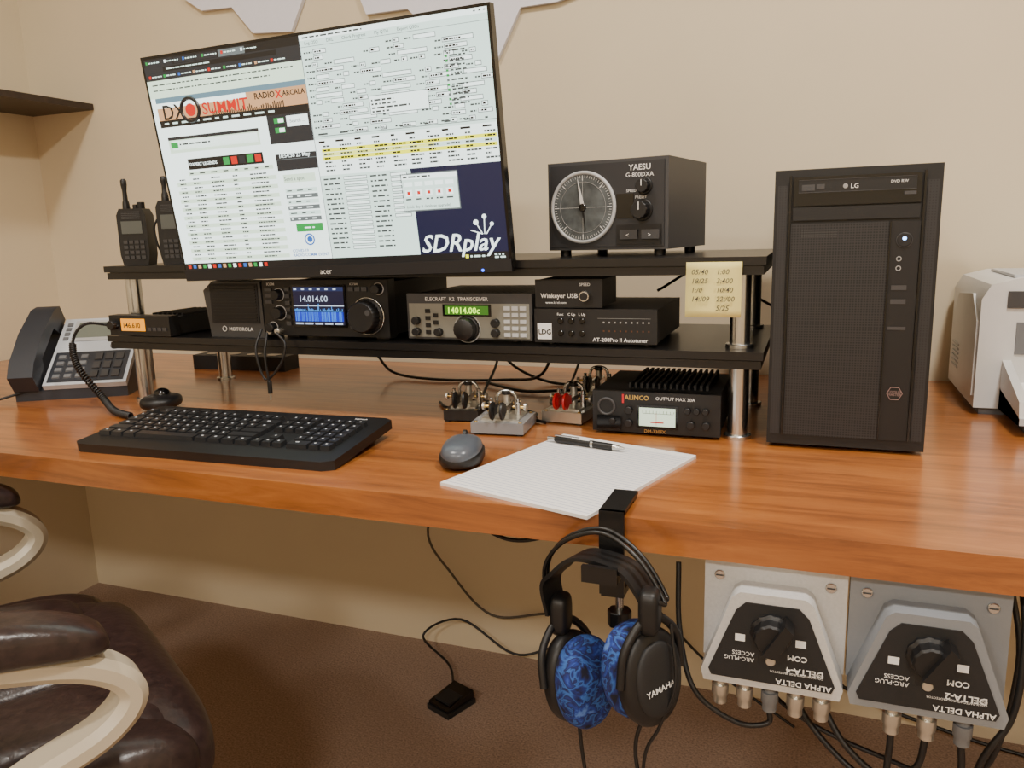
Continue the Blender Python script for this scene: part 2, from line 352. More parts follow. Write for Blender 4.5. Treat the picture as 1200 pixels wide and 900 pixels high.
# ------------------------------------------------------------ handheld radios
def ht(x,y,w,h,ah,yaw,disp):
    o=E("handheld_radio",(x,y,L2),(0,0,yaw));d=.034
    prism(o,"body",[(-w/2+.004,0),(w/2-.004,0),(w/2,.02),(w/2,h-.012),(w/2-.006,h),(-w/2+.006,h),(-w/2,h-.012),(-w/2,.02)],'Y',-d/2,d/2,BLK,.003)
    box(o,"screen",-w/2+.008,w/2-.008,-d/2-.0015,-d/2,h*.56,h*.78,disp,.001)
    boxes(o,"grille",[(-w/2+.01,w/2-.01,-d/2-.001,-d/2,h*.82+k*.003,h*.82+.0015+k*.003) for k in range(5)],DGR)
    bs=[(-w/2+.009+a*.0105*w/.055,-w/2+.009+a*.0105*w/.055+.008,-d/2-.002,-d/2,.012+b*.0095,.018+b*.0095) for a in range(4) for b in range(4)]
    boxes(o,"keypad",bs,DGR)
    lathe(o,"antenna",(-w/2+.013,0,h),[(.007,0),(.006,.012),(.0045,.016),(.004,ah*.6),(.0055,ah*.8),(.0055,ah-.003),(.003,ah)],'Z',BLK,20)
    cyl(o,"knob",(w/2-.014,0,h),.007,.012,'Z',BLK,24,ribs=8);cyl(o,"knob_small",(.003,0,h),.005,.008,'Z',BLK,20)
    return o
ht(-1.205,1.165,.055,.105,.055,.35,pm("lcd_grey",(90,95,92),.3))
o=ht(-1.135,1.190,.052,.118,.045,.35,pm("lcd_grey",(90,95,92),.3))
tube(o,"side_cable",[(-.026,-.005,.09),(-.036,-.008,.07),(-.034,-.008,.04),(-.028,-.005,.02)],.002,BLK)
# ------------------------------------------------------------ lower shelf equipment
def knob(o,nm,x,z,rr,h,mat=BLK,y=0,ribs=14): cyl(o,nm,(x,y,z),rr,h,'Y',mat,56 if rr>.008 else 32,ribs=ribs)
mr=E("mobile_radio",(-1.258,1.124,L1+.004),(0,0,0))
box(mr,"body",.052,.142,.02,.17,.0,.032,BLKM,.003);box(mr,"head",0,.147,0,.024,-.002,.036,BLK,.004,3)
box(mr,"display",.03,.088,-.001,.002,.007,.030,em("lcd_orange",(255,160,16),1.7),.001);txt(mr,"digits","146.610",(.034,-.0014,.013),.0135,BLKM,bold=.0003)
knob(mr,"knob",.013,.018,.009,.012);
boxes(mr,"buttons",[(.095+k*.012,.104+k*.012,-.002,0,.008,.014) for k in range(4)],DGR)
boxes(mr,"fins",[(.058+i*.012,.062+i*.012,.05,.165,.032,.036) for i in range(7)],BLKM)
box(mr,"foot_pads",.056,.13,.03,.16,-.004,0,BLKM,0)
sp=E("external_speaker",(-1.048,1.150,L1),(0,0,0.0))
prism(sp,"cabinet",[(0.01,0),(.13,0),(.128,.1),(.022,.102),(0,.085)],'Y',0,.055,DGR,.006,3)
box(sp,"front_plate",.016,.122,-.0015,.002,.026,.097,BLKM,.001)
boxes(sp,"grille",[(.022,.118,-.003,0,.03+i*.0055,.0325+i*.0055) for i in range(12)],BLK)
txt(sp,"brand","MOTOROLA",(.052,-.001,.012),.0095,LBL,bold=.0002);torus(sp,"emblem",(.042,-.001,.0155),.0045,.0007,'Y',LBL,24,6)
ic=E("hf_transceiver",(-.914,1.148,L1),(0,0,0))
box(ic,"cabinet",.006,.247,.02,.24,.008,.098,BLKM,.004);box(ic,"front_panel",0,.253,0,.024,.006,.103,BLK,.005,3)
for k,x in enumerate((.03,.215)): box(ic,"foot_%d"%k,x,x+.025,.02,.045,0,.01,BLK,.002)
box(ic,"foot_rear",.03,.22,.2,.22,0,.009,BLK,.002)
box(ic,"screen_frame",.062,.172,-.002,0,.022,.095,BLKG,.001)
sc=[(.066,.026,.168,.091,0,0),(.066,.084,.168,.091,4,1),(.066,.058,.168,.0600,3,1),(.068,.032,.166,.048,1,1)]
for i in range(60):
    x=.068+i*.00163;h=random.uniform(.001,.006)+(.008 if i in(17,29,30,46) else 0);sc.append((x,.049,x+.001,.049+h,2,2))
for i in range(50):
    x=random.uniform(.068,.164);sc.append((x,.032,x+.0005,.048,2,2))
for i in range(5): sc.append((.068+i*.02,.0265,.084+i*.02,.0295,3,1))
for i in range(6): sc.append((.068+i*.016,.086,.074+i*.016,.089,3,2))
quads(ic,"display",sc,[em("ic_bg",(8,14,52),1.1),em("ic_wf",(12,45,190),1.6),em("ic_tr",(80,165,255),1.5),em("ic_w",(200,215,235),1.4),em("ic_hd",(30,50,100),1)],-.0023)
txt(ic,"frequency","14.014.00",(.078,-.0032,.066),.015,MC["ic_w"],bold=.0002)
lathe(ic,"main_dial",(.213,-.001,.042),[(.031,0),(.030,.004),(.027,.006),(.0265,.022),(.024,.025),(.012,.0245)],'Y',BLK,72,24,.04)
torus(ic,"dial_ring",(.213,-.002,.042),.031,.0012,'Y',CHR);cyl(ic,"dial_dimple",(.227,-.025,.05),.005,.001,'Y',DGR,20)
for k,(x,z,rr) in enumerate(((.035,.078,.009),(.035,.046,.0105),(.018,.02,.008),(.236,.088,.008))):
    knob(ic,"knob_%d"%k,x,z,rr,.014);torus(ic,"knob_ring_%d"%k,(x,-.001,z),rr*1.2,.0008,'Y',LGR,28,6)
bl=[(.006,.02,-.0025,0,.062+i*.011,.068+i*.011) for i in range(3)]+[(.048,.058,-.0025,0,.024+i*.012,.031+i*.012) for i in range(6)]+[(.178+i*.013,.188+i*.013,-.0025,0,.084,.091) for i in range(3)]+[(.178,.183,-.0025,0,.02+i*.012,.027+i*.012) for i in range(2)]
boxes(ic,"buttons",bl,DGR);txt(ic,"brand","ICOM",(.01,-.0003,.094),.0065,LBL,bold=.0002);txt(ic,"model","IC-7300",(.18,-.0003,.094),.005,LBL)
for k,x in enumerate((.010,.026)): cyl(ic,"jack_%d"%k,(x+.006,0,.014),.0055,.012,'Y',NICK,20)
k2=E("kit_transceiver",(-.626,1.148,L1),(0,0,0))
K2F=pm("olive_grey_panel",(128,127,118),.5)
box(k2,"cabinet",.002,.216,.006,.21,.008,.078,DGR,.002);box(k2,"face",0,.218,0,.007,.006,.08,DGR,.002)
box(k2,"plate",.004,.214,-.001,0,.009,.064,K2F,.0005);txt(k2,"title","ELECRAFT  K2  TRANSCEIVER",(.034,-.0013,.0685),.0085,LBL,bold=.0001)
for k,x in enumerate((.02,.18)): cyl(k2,"foot_%d"%k,(x,.03,0),.008,.01,'Z',BLK,20);cyl(k2,"foot_b%d"%k,(x,.18,0),.008,.01,'Z',BLK,20)
box(k2,"bezel",.066,.150,-.003,0,.044,.063,BLKG,.001);box(k2,"lcd",.070,.146,-.0035,-.003,.0465,.0605,em("lcd_green",(100,185,50),.45),0)
txt(k2,"digits","14014.00c",(.074,-.0042,.0485),.014,em("lcd_green2",(200,255,60),2.6),bold=.0003)
lathe(k2,"main_dial",(.108,-.001,.024),[(.021,0),(.02,.003),(.018,.004),(.017,.018),(.014,.02)],'Y',BLK,60,20,.04)
torus(k2,"dial_ring",(.108,-.0015,.024),.0225,.0008,'Y',LGR,40,6)
for k,(x,z) in enumerate(((.018,.036),(.018,.018),(.058,.018),(.158,.018),(.158,.034))): knob(k2,"knob_%d"%k,x,z,.0068,.011)
boxes(k2,"buttons_dark",[(.034,.0425,-.003,-.001,.014+b*.0115,.0205+b*.0115) for b in range(4)]+[(.048,.0565,-.003,-.001,.03+b*.0115,.0365+b*.0115) for b in range(2)],BLK)
boxes(k2,"buttons_light",[(.172+a*.0135,.182+a*.0135,-.003,-.001,.012+b*.0105,.018+b*.0105) for a in range(3) for b in range(5)],LGR)
boxes(k2,"top_slots",[(.03+i*.01,.035+i*.01,.05,.18,.0779,.0783) for i in range(16)],BLK)
ld=E("antenna_tuner",(-.402,1.145,L1),(0,0,0))
box(ld,"case",0,.188,.004,.215,.006,.056,BLKM,.002);box(ld,"face",-.001,.189,0,.005,.005,.057,BLK,.0015)
for k,(x,y) in enumerate(((.02,.02),(.17,.02),(.02,.19),(.17,.19))): cyl(ld,"foot_%d"%k,(x,y,0),.007,.007,'Z',BLK,20)
quads(ld,"badge",[(.004,.01,.027,.035,0)],[LBL],-.0006);txt(ld,"badge_text","LDG",(.0055,-.001,.018),.0105,BLKG,bold=.0004)
txt(ld,"model","AT-200Pro II Autotuner",(.092,-.0006,.008),.0085,LBL,bold=.0001)
for a in range(3):
    for b in range(2): cyl(ld,"btn_%d%d"%(a,b),(.042+a*.017,0,.02+b*.019),.0045,.005,'Y',BLKG,20)
    txt(ld,"btn_label_%d"%a,("Func","C Up","L Up")[a],(.036+a*.017,-.0006,.047),.0055,LBL)
quads(ld,"led_row",[(.108+i*.0085,.036,.1105+i*.0085,.0385,0) for i in range(9)]+[(.108+i*.0085,.023,.1105+i*.0085,.0255,1) for i in range(9)]+[(.1,.043,.18,.0434,0)],[LBD,em("amber_dim",(120,60,10),.5)],-.0006)
wk=E("morse_keyer",(-.4015,1.150,L1+.0575),(0,0,0))
box(wk,"case",0,.104,.003,.095,.002,.043,BLKM,.002);box(wk,"face",-.001,.105,0,.004,.001,.044,BLK,.001);box(wk,"pads",.01,.09,.01,.08,0,.003,BLK,0)
txt(wk,"title","Winkeyer USB",(.008,-.0006,.016),.0098,LBL,bold=.0002);txt(wk,"site","www.k1el.com",(.016,-.0006,.007),.0055,LBL);txt(wk,"speed","SPEED",(.07,-.0006,.034),.0062,LBL)
knob(wk,"speed_knob",.08,.019,.0085,.013,CHR);cyl(wk,"knob_cap",(.08,-.013,.019),.006,.001,'Y',BLK,20)
# sticky note
YN=pm("sticky_yellow",(228,216,140),.8)
sn=E("sticky_note",(-.169,1.1275,0))
bm=bmesh.new();rows=[]
for i in range(9):
    t=i/8;z=1.0115-.076*t;y=-.004*math.sin(t*PI*.5)**2-.002*t
    rows.append([bm.verts.new((x,y,z)) for x in (0,.038,.076)])
for a,b in zip(rows,rows[1:]):
    for i in range(2):bm.faces.new((a[i],b[i],b[i+1],a[i+1]))
o=fin(bm,"sheet",sn,YN,True);md=o.modifiers.new("s",'SOLIDIFY');md.thickness=.0004;md.offset=1
INK=pm("ink",(74,72,64),.8)
for k,(a,b) in enumerate((("05/40","1:00"),("18/25","3:400"),("1:/0","10/40"),("14:/09","22:/00"),("","5/25"))):
    txt(sn,"note_a%d"%k,a,(.008,-.0085,.995-k*.0125),.010,INK,shear=.2,bold=.0001);txt(sn,"note_b%d"%k,b,(.042,-.0085,.995-k*.0125),.010,INK,shear=.2,bold=.0001)
# ------------------------------------------------------------ power supply
ps=E("power_supply",(-.312,1.148,DZ),(0,0,0))
box(ps,"case",.002,.19,.01,.175,.008,.068,BLKM,.002);box(ps,"front",0,.192,0,.014,.005,.068,BLK,.004,3)
boxes(ps,"fins",[(.05+i*.009,.054+i*.009,.03,.17,.068,.076) for i in range(14)],BLKM)
for k,(x,y) in enumerate(((.02,.03),(.17,.03),(.02,.15),(.17,.15))): cyl(ps,"foot_%d"%k,(x,y,0),.008,.009,'Z',BLK,20)
box(ps,"meter_frame",.069,.131,-.002,0,.013,.049,BLKG,.001);box(ps,"meter",.073,.127,-.003,-.002,.017,.045,em("meter_glow",(225,238,205),1.7),0)
quads(ps,"meter_scale",[(.078+i*.0052,.037,.0786+i*.0052,.041,0) for i in range(10)]+[(.078,.0362,.124,.0368,0),(.09,.022,.11,.024,1),(.0985,.018,.0992,.038,1)],[BLKM,RED],-.0033)
txt(ps,"brand","ALINCO",(.05,-.0004,.056),.010,BRS,bold=.0003);txt(ps,"spec","OUTPUT MAX 30A",(.097,-.0004,.057),.007,LBL);txt(ps,"model","DM-330FX",(.08,-.0004,.0058),.0072,BRS,bold=.0001)
for k,(x,z,rr) in enumerate(((.057,.04,.006),(.057,.02,.006),(.032,.022,.005),(.145,.043,.005),(.158,.043,.005),(.171,.043,.005),(.15,.022,.006),(.172,.022,.006))): knob(ps,"knob_%d"%k,x,z,rr,.008)
torus(ps,"socket",(.022,-.001,.044),.0125,.002,'Y',DGR,28,8);box(ps,"terminal",.008,.045,-.004,0,.008,.03,BLKG,.002)
quads(ps,"amp_label",[(.046,.05,.049,.064,0)],[RED],-.0003)
# ------------------------------------------------------------ morse paddles
ACR=pm("acrylic_grey",(128,130,134),.2)
def paddle(x,y,yaw,base,fing,bw=.075,bd=.08,h=.02):
    o=E("morse_paddle",(x,y,DZ),(0,0,yaw))
    box(o,"base",-bw/2,bw/2,-bd/2,bd/2,.003,h,base,.003);box(o,"top_plate",-bw*.36,bw*.36,-bd*.3,bd*.42,h,h+.003,NICK,.001)
    for i,(a,b) in enumerate(((-1,-1),(1,-1),(-1,1),(1,1))): cyl(o,"foot_%d"%i,(a*bw*.4,b*bd*.4,0),.006,.004,'Z',BLK,16);cyl(o,"bolt_%d"%i,(a*bw*.42,b*bd*.42,h),.003,.0015,'Z',BRS,12)
    for s in(-1,1):
        cyl(o,"post_%d"%s,(s*.022,.005,h),.005,.024,'Z',CHR,20);cyl(o,"post_cap_%d"%s,(s*.022,.005,h+.024),.003,.006,'Z',CHR,16)
        cyl(o,"contact_screw_%d"%s,(s*.014,.005,h+.016),.0025,.022,(s,0,0),BRS,16);cyl(o,"thumb_nut_%d"%s,(s*.033,.005,h+.016),.0065,.004,(s,0,0),NICK,24,ribs=10)
        box(o,"lever_%d"%s,s*.006-.0015,s*.006+.0015,-.02,.035,h+.012,h+.02,CHR,.0005)
        lathe(o,"finger_%d"%s,(s*.0065,-.036,h+.018),[(.0135,0),(.0145,.001),(.0135,.0035)],(s,0,0),fing,28)
        box(o,"finger_arm_%d"%s,s*.0068-.0012,s*.0068+.0012,-.036,-.012,h+.010,h+.024,fing,.0006)
        tube(o,"spring_%d"%s,[(s*(.008+i*.001),.026+.003*math.cos(i*1.6),h+.018+.003*math.sin(i*1.6)) for i in range(14)],.0005,BRS,False)
    tube(o,"arch",[(-.016,.018,h),(-.016,.018,h+.028),(-.008,.018,h+.038),(.008,.018,h+.038),(.016,.018,h+.028),(.016,.018,h)],.0028,CHR)
    cyl(o,"pivot",(0,.018,h),.006,.034,'Z',NICK,24);cyl(o,"knurl_top",(0,.018,h+.034),.008,.006,'Z',BLK,24,ribs=12)
    tube(o,"lead",[(0,bd*.4,h+.004),(.005,bd*.6,.02),(.02,bd*.8,.004),(.03,bd*1.1,.003)],.0018,BLK)
    return o
paddle(-.455,1.135,.1,ACR,BLK,.085,.085)
paddle(-.372,1.225,-.1,NICK,RED,.07,.075)
paddle(-.548,1.195,.15,BLK,BLK,.06,.07)
paddle(-.352,1.325,.05,NICK,BLK,.05,.06,.03)
# ------------------------------------------------------------ computer tower
tw=E("computer_tower",(-.0545,1.137,DZ),(0,0,0))
MESH=bpy.data.materials.new("perforated_mesh");MESH.use_nodes=True
nt=MESH.node_tree;N=nt.nodes;L=nt.links;b=N["Principled BSDF"];b.inputs["Roughness"].default_value=.5
tc=N.new("ShaderNodeTexCoord");vo=N.new("ShaderNodeTexVoronoi");vo.inputs["Scale"].default_value=290;vo.inputs["Randomness"].default_value=0;L.new(tc.outputs["Object"],vo.inputs["Vector"])
cr=N.new("ShaderNodeValToRGB");cr.color_ramp.elements[0].position=.28;cr.color_ramp.elements[0].color=(.001,.001,.001,1);cr.color_ramp.elements[1].position=.42;cr.color_ramp.elements[1].color=(.018,.018,.020,1)
L.new(vo.outputs["Distance"],cr.inputs[0]);L.new(cr.outputs[0],b.inputs["Base Color"])
TWB=pm("tower_black",(14,14,16),.5,bump=.05,nscale=600)
box(tw,"chassis",.002,.198,.03,.44,.012,.378,TWB,.002);box(tw,"front_bezel",0,.2,0,.034,.006,.38,TWB,.005,3)
for k,(x,y) in enumerate(((.02,.04),(.16,.04),(.02,.39),(.16,.39))): box(tw,"foot_%d"%k,x,x+.025,y,y+.025,0,.013,BLK,.002)
box(tw,"mesh_insert",.022,.142,-.003,0,.02,.31,MESH,.001);box(tw,"io_strip",.144,.178,-.003,0,.02,.31,TWB,.001);boxes(tw,"rails",[(.019,.0215,-.005,0,.02,.372),(.1785,.181,-.005,0,.02,.372),(.142,.144,-.0055,0,.02,.31)],BLKG)
box(tw,"side_mesh_l",.004,.017,-.001,0,.02,.36,MESH,0);box(tw,"side_mesh_r",.183,.196,-.001,0,.02,.36,MESH,0)
box(tw,"optical_drive",.024,.176,-.004,0,.333,.37,BLKG,.001);box(tw,"drive_tray",.03,.17,-.0055,-.003,.35,.366,BLK,.001);txt(tw,"drive_brand","LG",(.098,-.006,.3535),.008,LBL,bold=.0001,al='CENTER')
boxes(tw,"drive_edge",[(.03,.17,-.0062,-.0055,.3495,.3502),(.03,.17,-.0062,-.0055,.3655,.366)],DGR)
cyl(tw,"drive_brand_dot",(.087,-.0055,.3565),.003,.0005,'Y',LBD,24);txt(tw,"drive_marks","DVD RW",(.14,-.006,.358),.005,LBL);quads(tw,"drive_eject",[(.156,.343,.17,.347,0),(.034,.352,.05,.36,0),(.052,.354,.062,.36,0)],[DGR],-.0062)
box(tw,"bay_cover",.024,.176,-.0045,0,.314,.331,TWB,.001)
quads(tw,"vent_dots",[(.036+i*.0028,.292+j*.0028,.0374+i*.0028,.2932+j*.0028,0) for i in range(16) for j in range(4)],[DGR],-.0032)
cyl(tw,"power_button",(.16,-.002,.286),.009,.003,'Y',TWB,32);cyl(tw,"power_led",(.16,-.005,.288),.0024,.0006,'Y',em("led_white",(130,185,255),9),16);torus(tw,"power_ring",(.16,-.004,.286),.0092,.0006,'Y',DGR,32,6)
for k,z in enumerate((.262,.25)): torus(tw,"audio_jack_%d"%k,(.155,-.003,z),.0028,.0006,'Y',LBD,20,6)
boxes(tw,"usb_ports",[(.148,.166,-.0038,0,.222,.228),(.148,.166,-.0038,0,.204,.21),(.146,.168,-.0038,0,.17,.174)],DGR)
RDD=pm("badge_grey_red",(150,122,118),.6)
torus(tw,"emblem",(.16,-.004,.085),.0095,.0004,'Y',RDD,6,6);txt(tw,"brand","COOLER\nMASTER",(.16,-.0042,.0855),.0046,RDD,al='CENTER',sp=.8)
# ------------------------------------------------------------ printer
pr=E("laser_printer",(.246,1.41,DZ))
prism(pr,"body",[(0,.012),(.0,.185),(.012,.208),(.05,.218),(.33,.218),(.37,.205),(.38,.185),(.38,.012)],'Y',0,.26,WHT,.014,5)
box(pr,"base",.01,.37,.01,.25,0,.014,GREY,.002)
prism(pr,"side_panel",[(.01,.03),(.24,.03),(.24,.12),(.19,.18),(.06,.19),(.01,.15)],'X',-.003,.001,WHT,.002)
boxes(pr,"side_vents",[(-.005,-.003,.15,.21,.05+i*.008,.053+i*.008) for i in range(6)],LGR)
box(pr,"output_recess",.05,.33,-.002,.002,.10,.15,GREY,.001);box(pr,"lid_line",.045,.335,.02,.2,.218,.222,LGR,.002)
box(pr,"control_panel",.035,.12,-.003,0,.172,.198,DGR,.001)
prism(pr,"input_tray",[(-.14,.018),(-.14,.028),(0,.045),(.0,.012)],'X',.035,.325,LGR,.002)
for k,x in enumerate((.035,.315)): prism(pr,"tray_side_%d"%k,[(-.14,.018),(-.13,.05),(0,.09),(0,.012)],'X',x,x+.012,WHT,.002)
prism(pr,"paper_stack",[(-.12,.03),(-.12,.036),(0,.055),(0,.045)],'X',.06,.30,PAPER,0)
box(pr,"tray_foot",.05,.31,-.13,-.02,0,.02,GREY,.002)
# ------------------------------------------------------------ keyboard
kb=E("keyboard",(-.828,.948,DZ),(math.radians(5),0,math.radians(2)))
KEYM=pm("key_black",(34,35,38),.35);KT=pm("key_legend",(185,190,196),.6)
prism(kb,"body",[(-.226,-.088),(-.212,-.097),(.212,-.097),(.228,-.088),(.226,.085),(.213,.092),(-.215,.092),(-.226,.085)],'Z',.008,.022,BLK,.004,3)
kl=[];lg=[]
def rowk(x,y,ws,d=.016):
    for w in ws:
        if w>0: kl.append((x+.0008,x+w-.0008,y,y+d,.02,.0285));
        if w>0 and w<.04: lg.append((x+w*.33,y+d*.5,w*.16))
        x+=abs(w)
u=.0185;X0=-.215
rows=[[u,-u*.6]+[u,u,u,u,-u*.4]+[u,u,u,u,-u*.4]+[u,u,u,u],[u]*13+[u*2],[u*1.5]+[u]*12+[u*1.5],[u*1.75]+[u]*11+[u*2.25],[u*2.25]+[u]*10+[u*2.75],[u*1.3]*3+[u*6]+[u*1.3]*4]
ys=[.065,.043,.0235,.004,-.0155,-.035]
for rw,y in zip(rows,ys): rowk(X0,y-.022,rw,.0175)
for y in(.043,.0235):rowk(X0+u*15.3,y-.022,[u]*3,.0175)
rowk(X0+u*15.3,.065-.022,[u]*3,.0175);rowk(X0+u*16.3,-.0155-.022,[u],.0175);rowk(X0+u*15.3,-.035-.022,[u]*3,.0175)
for y in ys[1:5]:rowk(X0+u*18.6,y-.022,[u]*4,.0175)
rowk(X0+u*18.6,-.035-.022,[u*2,u,u],.0175);rowk(X0+u*18.6,.065-.022,[u]*4,.012)
boxes(kb,"keys",kl,KEYM,.0017)
bm=bmesh.new()
for x,y,w in lg: bm.faces.new([bm.verts.new(p) for p in((x,y,.0287),(x+w,y,.0287),(x+w,y+.0032,.0287),(x,y+.0032,.0287))])
fin(bm,"legends",kb,KT)
txt(kb,"brand","logitech",(.165,.078,.0222),.007,LBL,rot=(0,0,0));boxes(kb,"media_keys",[(-.2+i*.025,-.182+i*.025,.07,.078,.021,.024) for i in range(6)],KEYM)
for k,x in enumerate((-.19,.17)): box(kb,"riser_%d"%k,x,x+.03,.06,.075,-.0055,.01,BLK,.001);box(kb,"front_pad_%d"%k,x,x+.03,-.09,-.08,.0078,.009,BLK,0)
# ------------------------------------------------------------ mice
ms=E("computer_mouse",(-.443,.947,DZ),(0,0,math.radians(14)))
sell(ms,"base",(0,0,.012),(.030,.049,.0118),BLK,.6,.8);sell(ms,"shell",(0,-.002,.018),(.027,.047,.0185),pm("slate_grey",(78,84,94),.3),.8,.8)
cyl(ms,"wheel",(-.0025,.027,.032),.008,.005,'X',BLK,24);box(ms,"button_split",-.0006,.0006,.012,.046,.020,.0335,BLK,0)
tb=E("trackball_mouse",(-1.148,1.12,DZ),(0,0,.3));sell(tb,"body",(0,0,.014),(.035,.042,.0138),BLK,.7,.9);sell(tb,"ball",(0,.006,.025),(.016,.016,.014),BLKG,1,1);cyl(tb,"wheel",(.018,.02,.02),.006,.005,'X',DGR,20)
# ------------------------------------------------------------ notepad + pen
th=-math.radians(17)
npd=E("notepad",(-.430,.850,DZ),(0,0,th))
box(npd,"pages",0,.218,0,.276,0,.004,PAPER,.0005);box(npd,"binding",0,.218,.27,.2765,0,.0045,PAPER,.0004)
LN=pm("rule_line",(120,138,180),.8)
bm=bmesh.new()
for i in range(33):
    y=.008+i*.0078;bm.faces.new([bm.verts.new(p) for p in((.002,y,.0042),(.216,y,.0042),(.216,y+.0006,.0042),(.002,y+.0006,.0042))])
fin(bm,"rules",npd,LN)
pe=E("ballpoint_pen",(-.308,1.056,DZ+.0096),(0,0,math.radians(-13)))
lathe(pe,"barrel",(-.04,0,0),[(.0035,0),(.005,.004),(.005,.09),(.0042,.095)],'X',BLK,24);lathe(pe,"tip",(.055,0,0),[(.0045,0),(.0042,.004),(.001,.018)],'X',CHR,20);lathe(pe,"ring",(.02,0,0),[(.0054,0),(.0054,.004)],'X',CHR,20)
cyl(pe,"clicker",(-.052,0,0),.0028,.013,'X',CHR,16);box(pe,"clip",-.04,.0,-.0015,.0015,.0052,.0068,CHR,.0003);box(pe,"label",-.01,.018,-.003,.003,.0046,.0054,LBL,.0003)
# ------------------------------------------------------------ desk phone
ph=E("desk_phone",(-1.505,1.095,DZ),(0,0,math.radians(30)))
PSV=pm("phone_silver",(196,202,210),.4);PDK=pm("phone_dark",(44,48,56),.4)
prism(ph,"base",[(0,0),(0,.02),(.165,.135),(.2,.135),(.2,.0)],'X',.0,.215,PDK,.004)
fa=E("face_mount",(0,0,.021),(math.atan2(.115,.165),0,0),ph)
box(fa,"faceplate",.055,.215,.0,.205,0,.012,PSV,.005,3);box(fa,"keypad_panel",.062,.208,.008,.095,.011,.0145,PDK,.004,3)
boxes(fa,"keys",[(.070+a*.022,.085+a*.022,.016+b*.019,.027+b*.019,.0145,.0175) for a in range(3) for b in range(4)],GREY,.001)
boxes(fa,"function_keys",[(.142+a*.021,.158+a*.021,.014+b*.026,.034+b*.026,.0145,.0175) for a in range(3) for b in range(3)],DGR,.001)
box(fa,"display_frame",.08,.2,.13,.195,.011,.0145,LGR,.003);box(fa,"display",.088,.192,.14,.188,.0145,.015,pm("lcd_pale",(120,128,120),.25),0)
boxes(fa,"line_keys",[(.064,.074,.135+k*.015,.144+k*.015,.012,.0145) for k in range(4)],GREY)
torus(fa,"nav_pad",(.175,.112,.0135),.009,.002,'Z',GREY,28,8)
prism(fa,"handset",[(-.008,.006),(-.008,.045),(.02,.058),(.1,.066),(.185,.058),(.212,.045),(.212,.006),(.165,.006),(.15,.036),(.055,.036),(.042,.006)],'X',.003,.05,PDK,.01,4)
tube(ph,"handset_cord",[(.02,0,.02),(-.05,-.02,.005),(-.12,.0,.004)],.0025,BLK)
cc=E("coiled_microphone_cord")
path=crs([(-1.235,1.122,.905),(-1.29,1.10,.912),(-1.33,1.10,.88),(-1.315,1.09,.83),(-1.25,1.08,.775),(-1.19,1.05,.759),(-1.13,1.03,.757)],14)
hp=[]
for i in range(len(path)-1):
    a,b=path[i],path[i+1];d=(b-a);q=d.to_track_quat('Z','Y').to_matrix();t0=i/(len(path)-1)
    rr=.0012 if t0<.35 else .0052
    for k in range(8):
        an=2*PI*(i*1.0+k/8);hp.append(a+d*(k/8)+q@Vector((rr*math.cos(an),rr*math.sin(an),0)))
tube(cc,"coil",hp,.0019,BLK,False)
# ------------------------------------------------------------ headphone hanger + headphones
hg=E("headphone_hanger")
HM=pm("hanger_black",(15,15,16),.35)
hx=-.197
box(hg,"top_plate",hx-.014,hx+.014,.797,.872,DZ+.0046,DZ+.0085,HM,.0015)
box(hg,"grip_pad",hx-.013,hx+.013,.852,.871,DZ+.0002,DZ+.0048,HM,.0005)
box(hg,"front_plate",hx-.014,hx+.014,.7965,.8025,.66,DZ+.0085,HM,.0015)
box(hg,"lower_arm",hx-.013,hx+.013,.80,.85,.656,.664,HM,.0015)
cyl(hg,"clamp_screw",(hx,.835,.62),.005,.086,'Z',CHR,20);cyl(hg,"clamp_pad",(hx,.835,.704),.012,.0075,'Z',HM,24);cyl(hg,"clamp_knob",(hx,.835,.606),.014,.018,'Z',HM,30,ribs=8)
box(hg,"cradle",hx-.019,hx+.019,.745,.798,.698,.706,HM,.003);box(hg,"cradle_lip",hx-.019,hx+.019,.742,.748,.698,.716,HM,.002)
hs=E("headphones")
BLUE=bpy.data.materials.new("blue_pattern_velour");BLUE.use_nodes=True
nt=BLUE.node_tree;N=nt.nodes;L=nt.links;b=N["Principled BSDF"];b.inputs["Roughness"].default_value=.85
tc=N.new("ShaderNodeTexCoord");nz=N.new("ShaderNodeTexNoise");nz.inputs["Scale"].default_value=30;nz.inputs["Detail"].default_value=3;nz.inputs["Distortion"].default_value=2.5
L.new(tc.outputs["Object"],nz.inputs["Vector"])
vo=N.new("ShaderNodeTexVoronoi");vo.inputs["Scale"].default_value=55;vo.feature='SMOOTH_F1';L.new(tc.outputs["Object"],vo.inputs["Vector"])
ad=N.new("ShaderNodeMath");ad.operation='MULTIPLY_ADD';ad.inputs[1].default_value=.5;L.new(vo.outputs["Distance"],ad.inputs[0]);L.new(nz.outputs["Fac"],ad.inputs[2])
cr=N.new("ShaderNodeValToRGB");e=cr.color_ramp.elements;e[0].position=.5;e[0].color=lin((10,11,32));e[1].position=.98;e[1].color=lin((80,115,185));x=e.new(.62);x.color=lin((20,36,105));x=e.new(.70);x.color=lin((48,92,165));x=e.new(.75);x.color=lin((20,22,70));x=e.new(.86);x.color=lin((28,56,140))
L.new(ad.outputs[0],cr.inputs[0]);L.new(cr.outputs[0],b.inputs["Base Color"])
LC=Vector((-.232,.778,.563));RC=Vector((-.150,.742,.606))
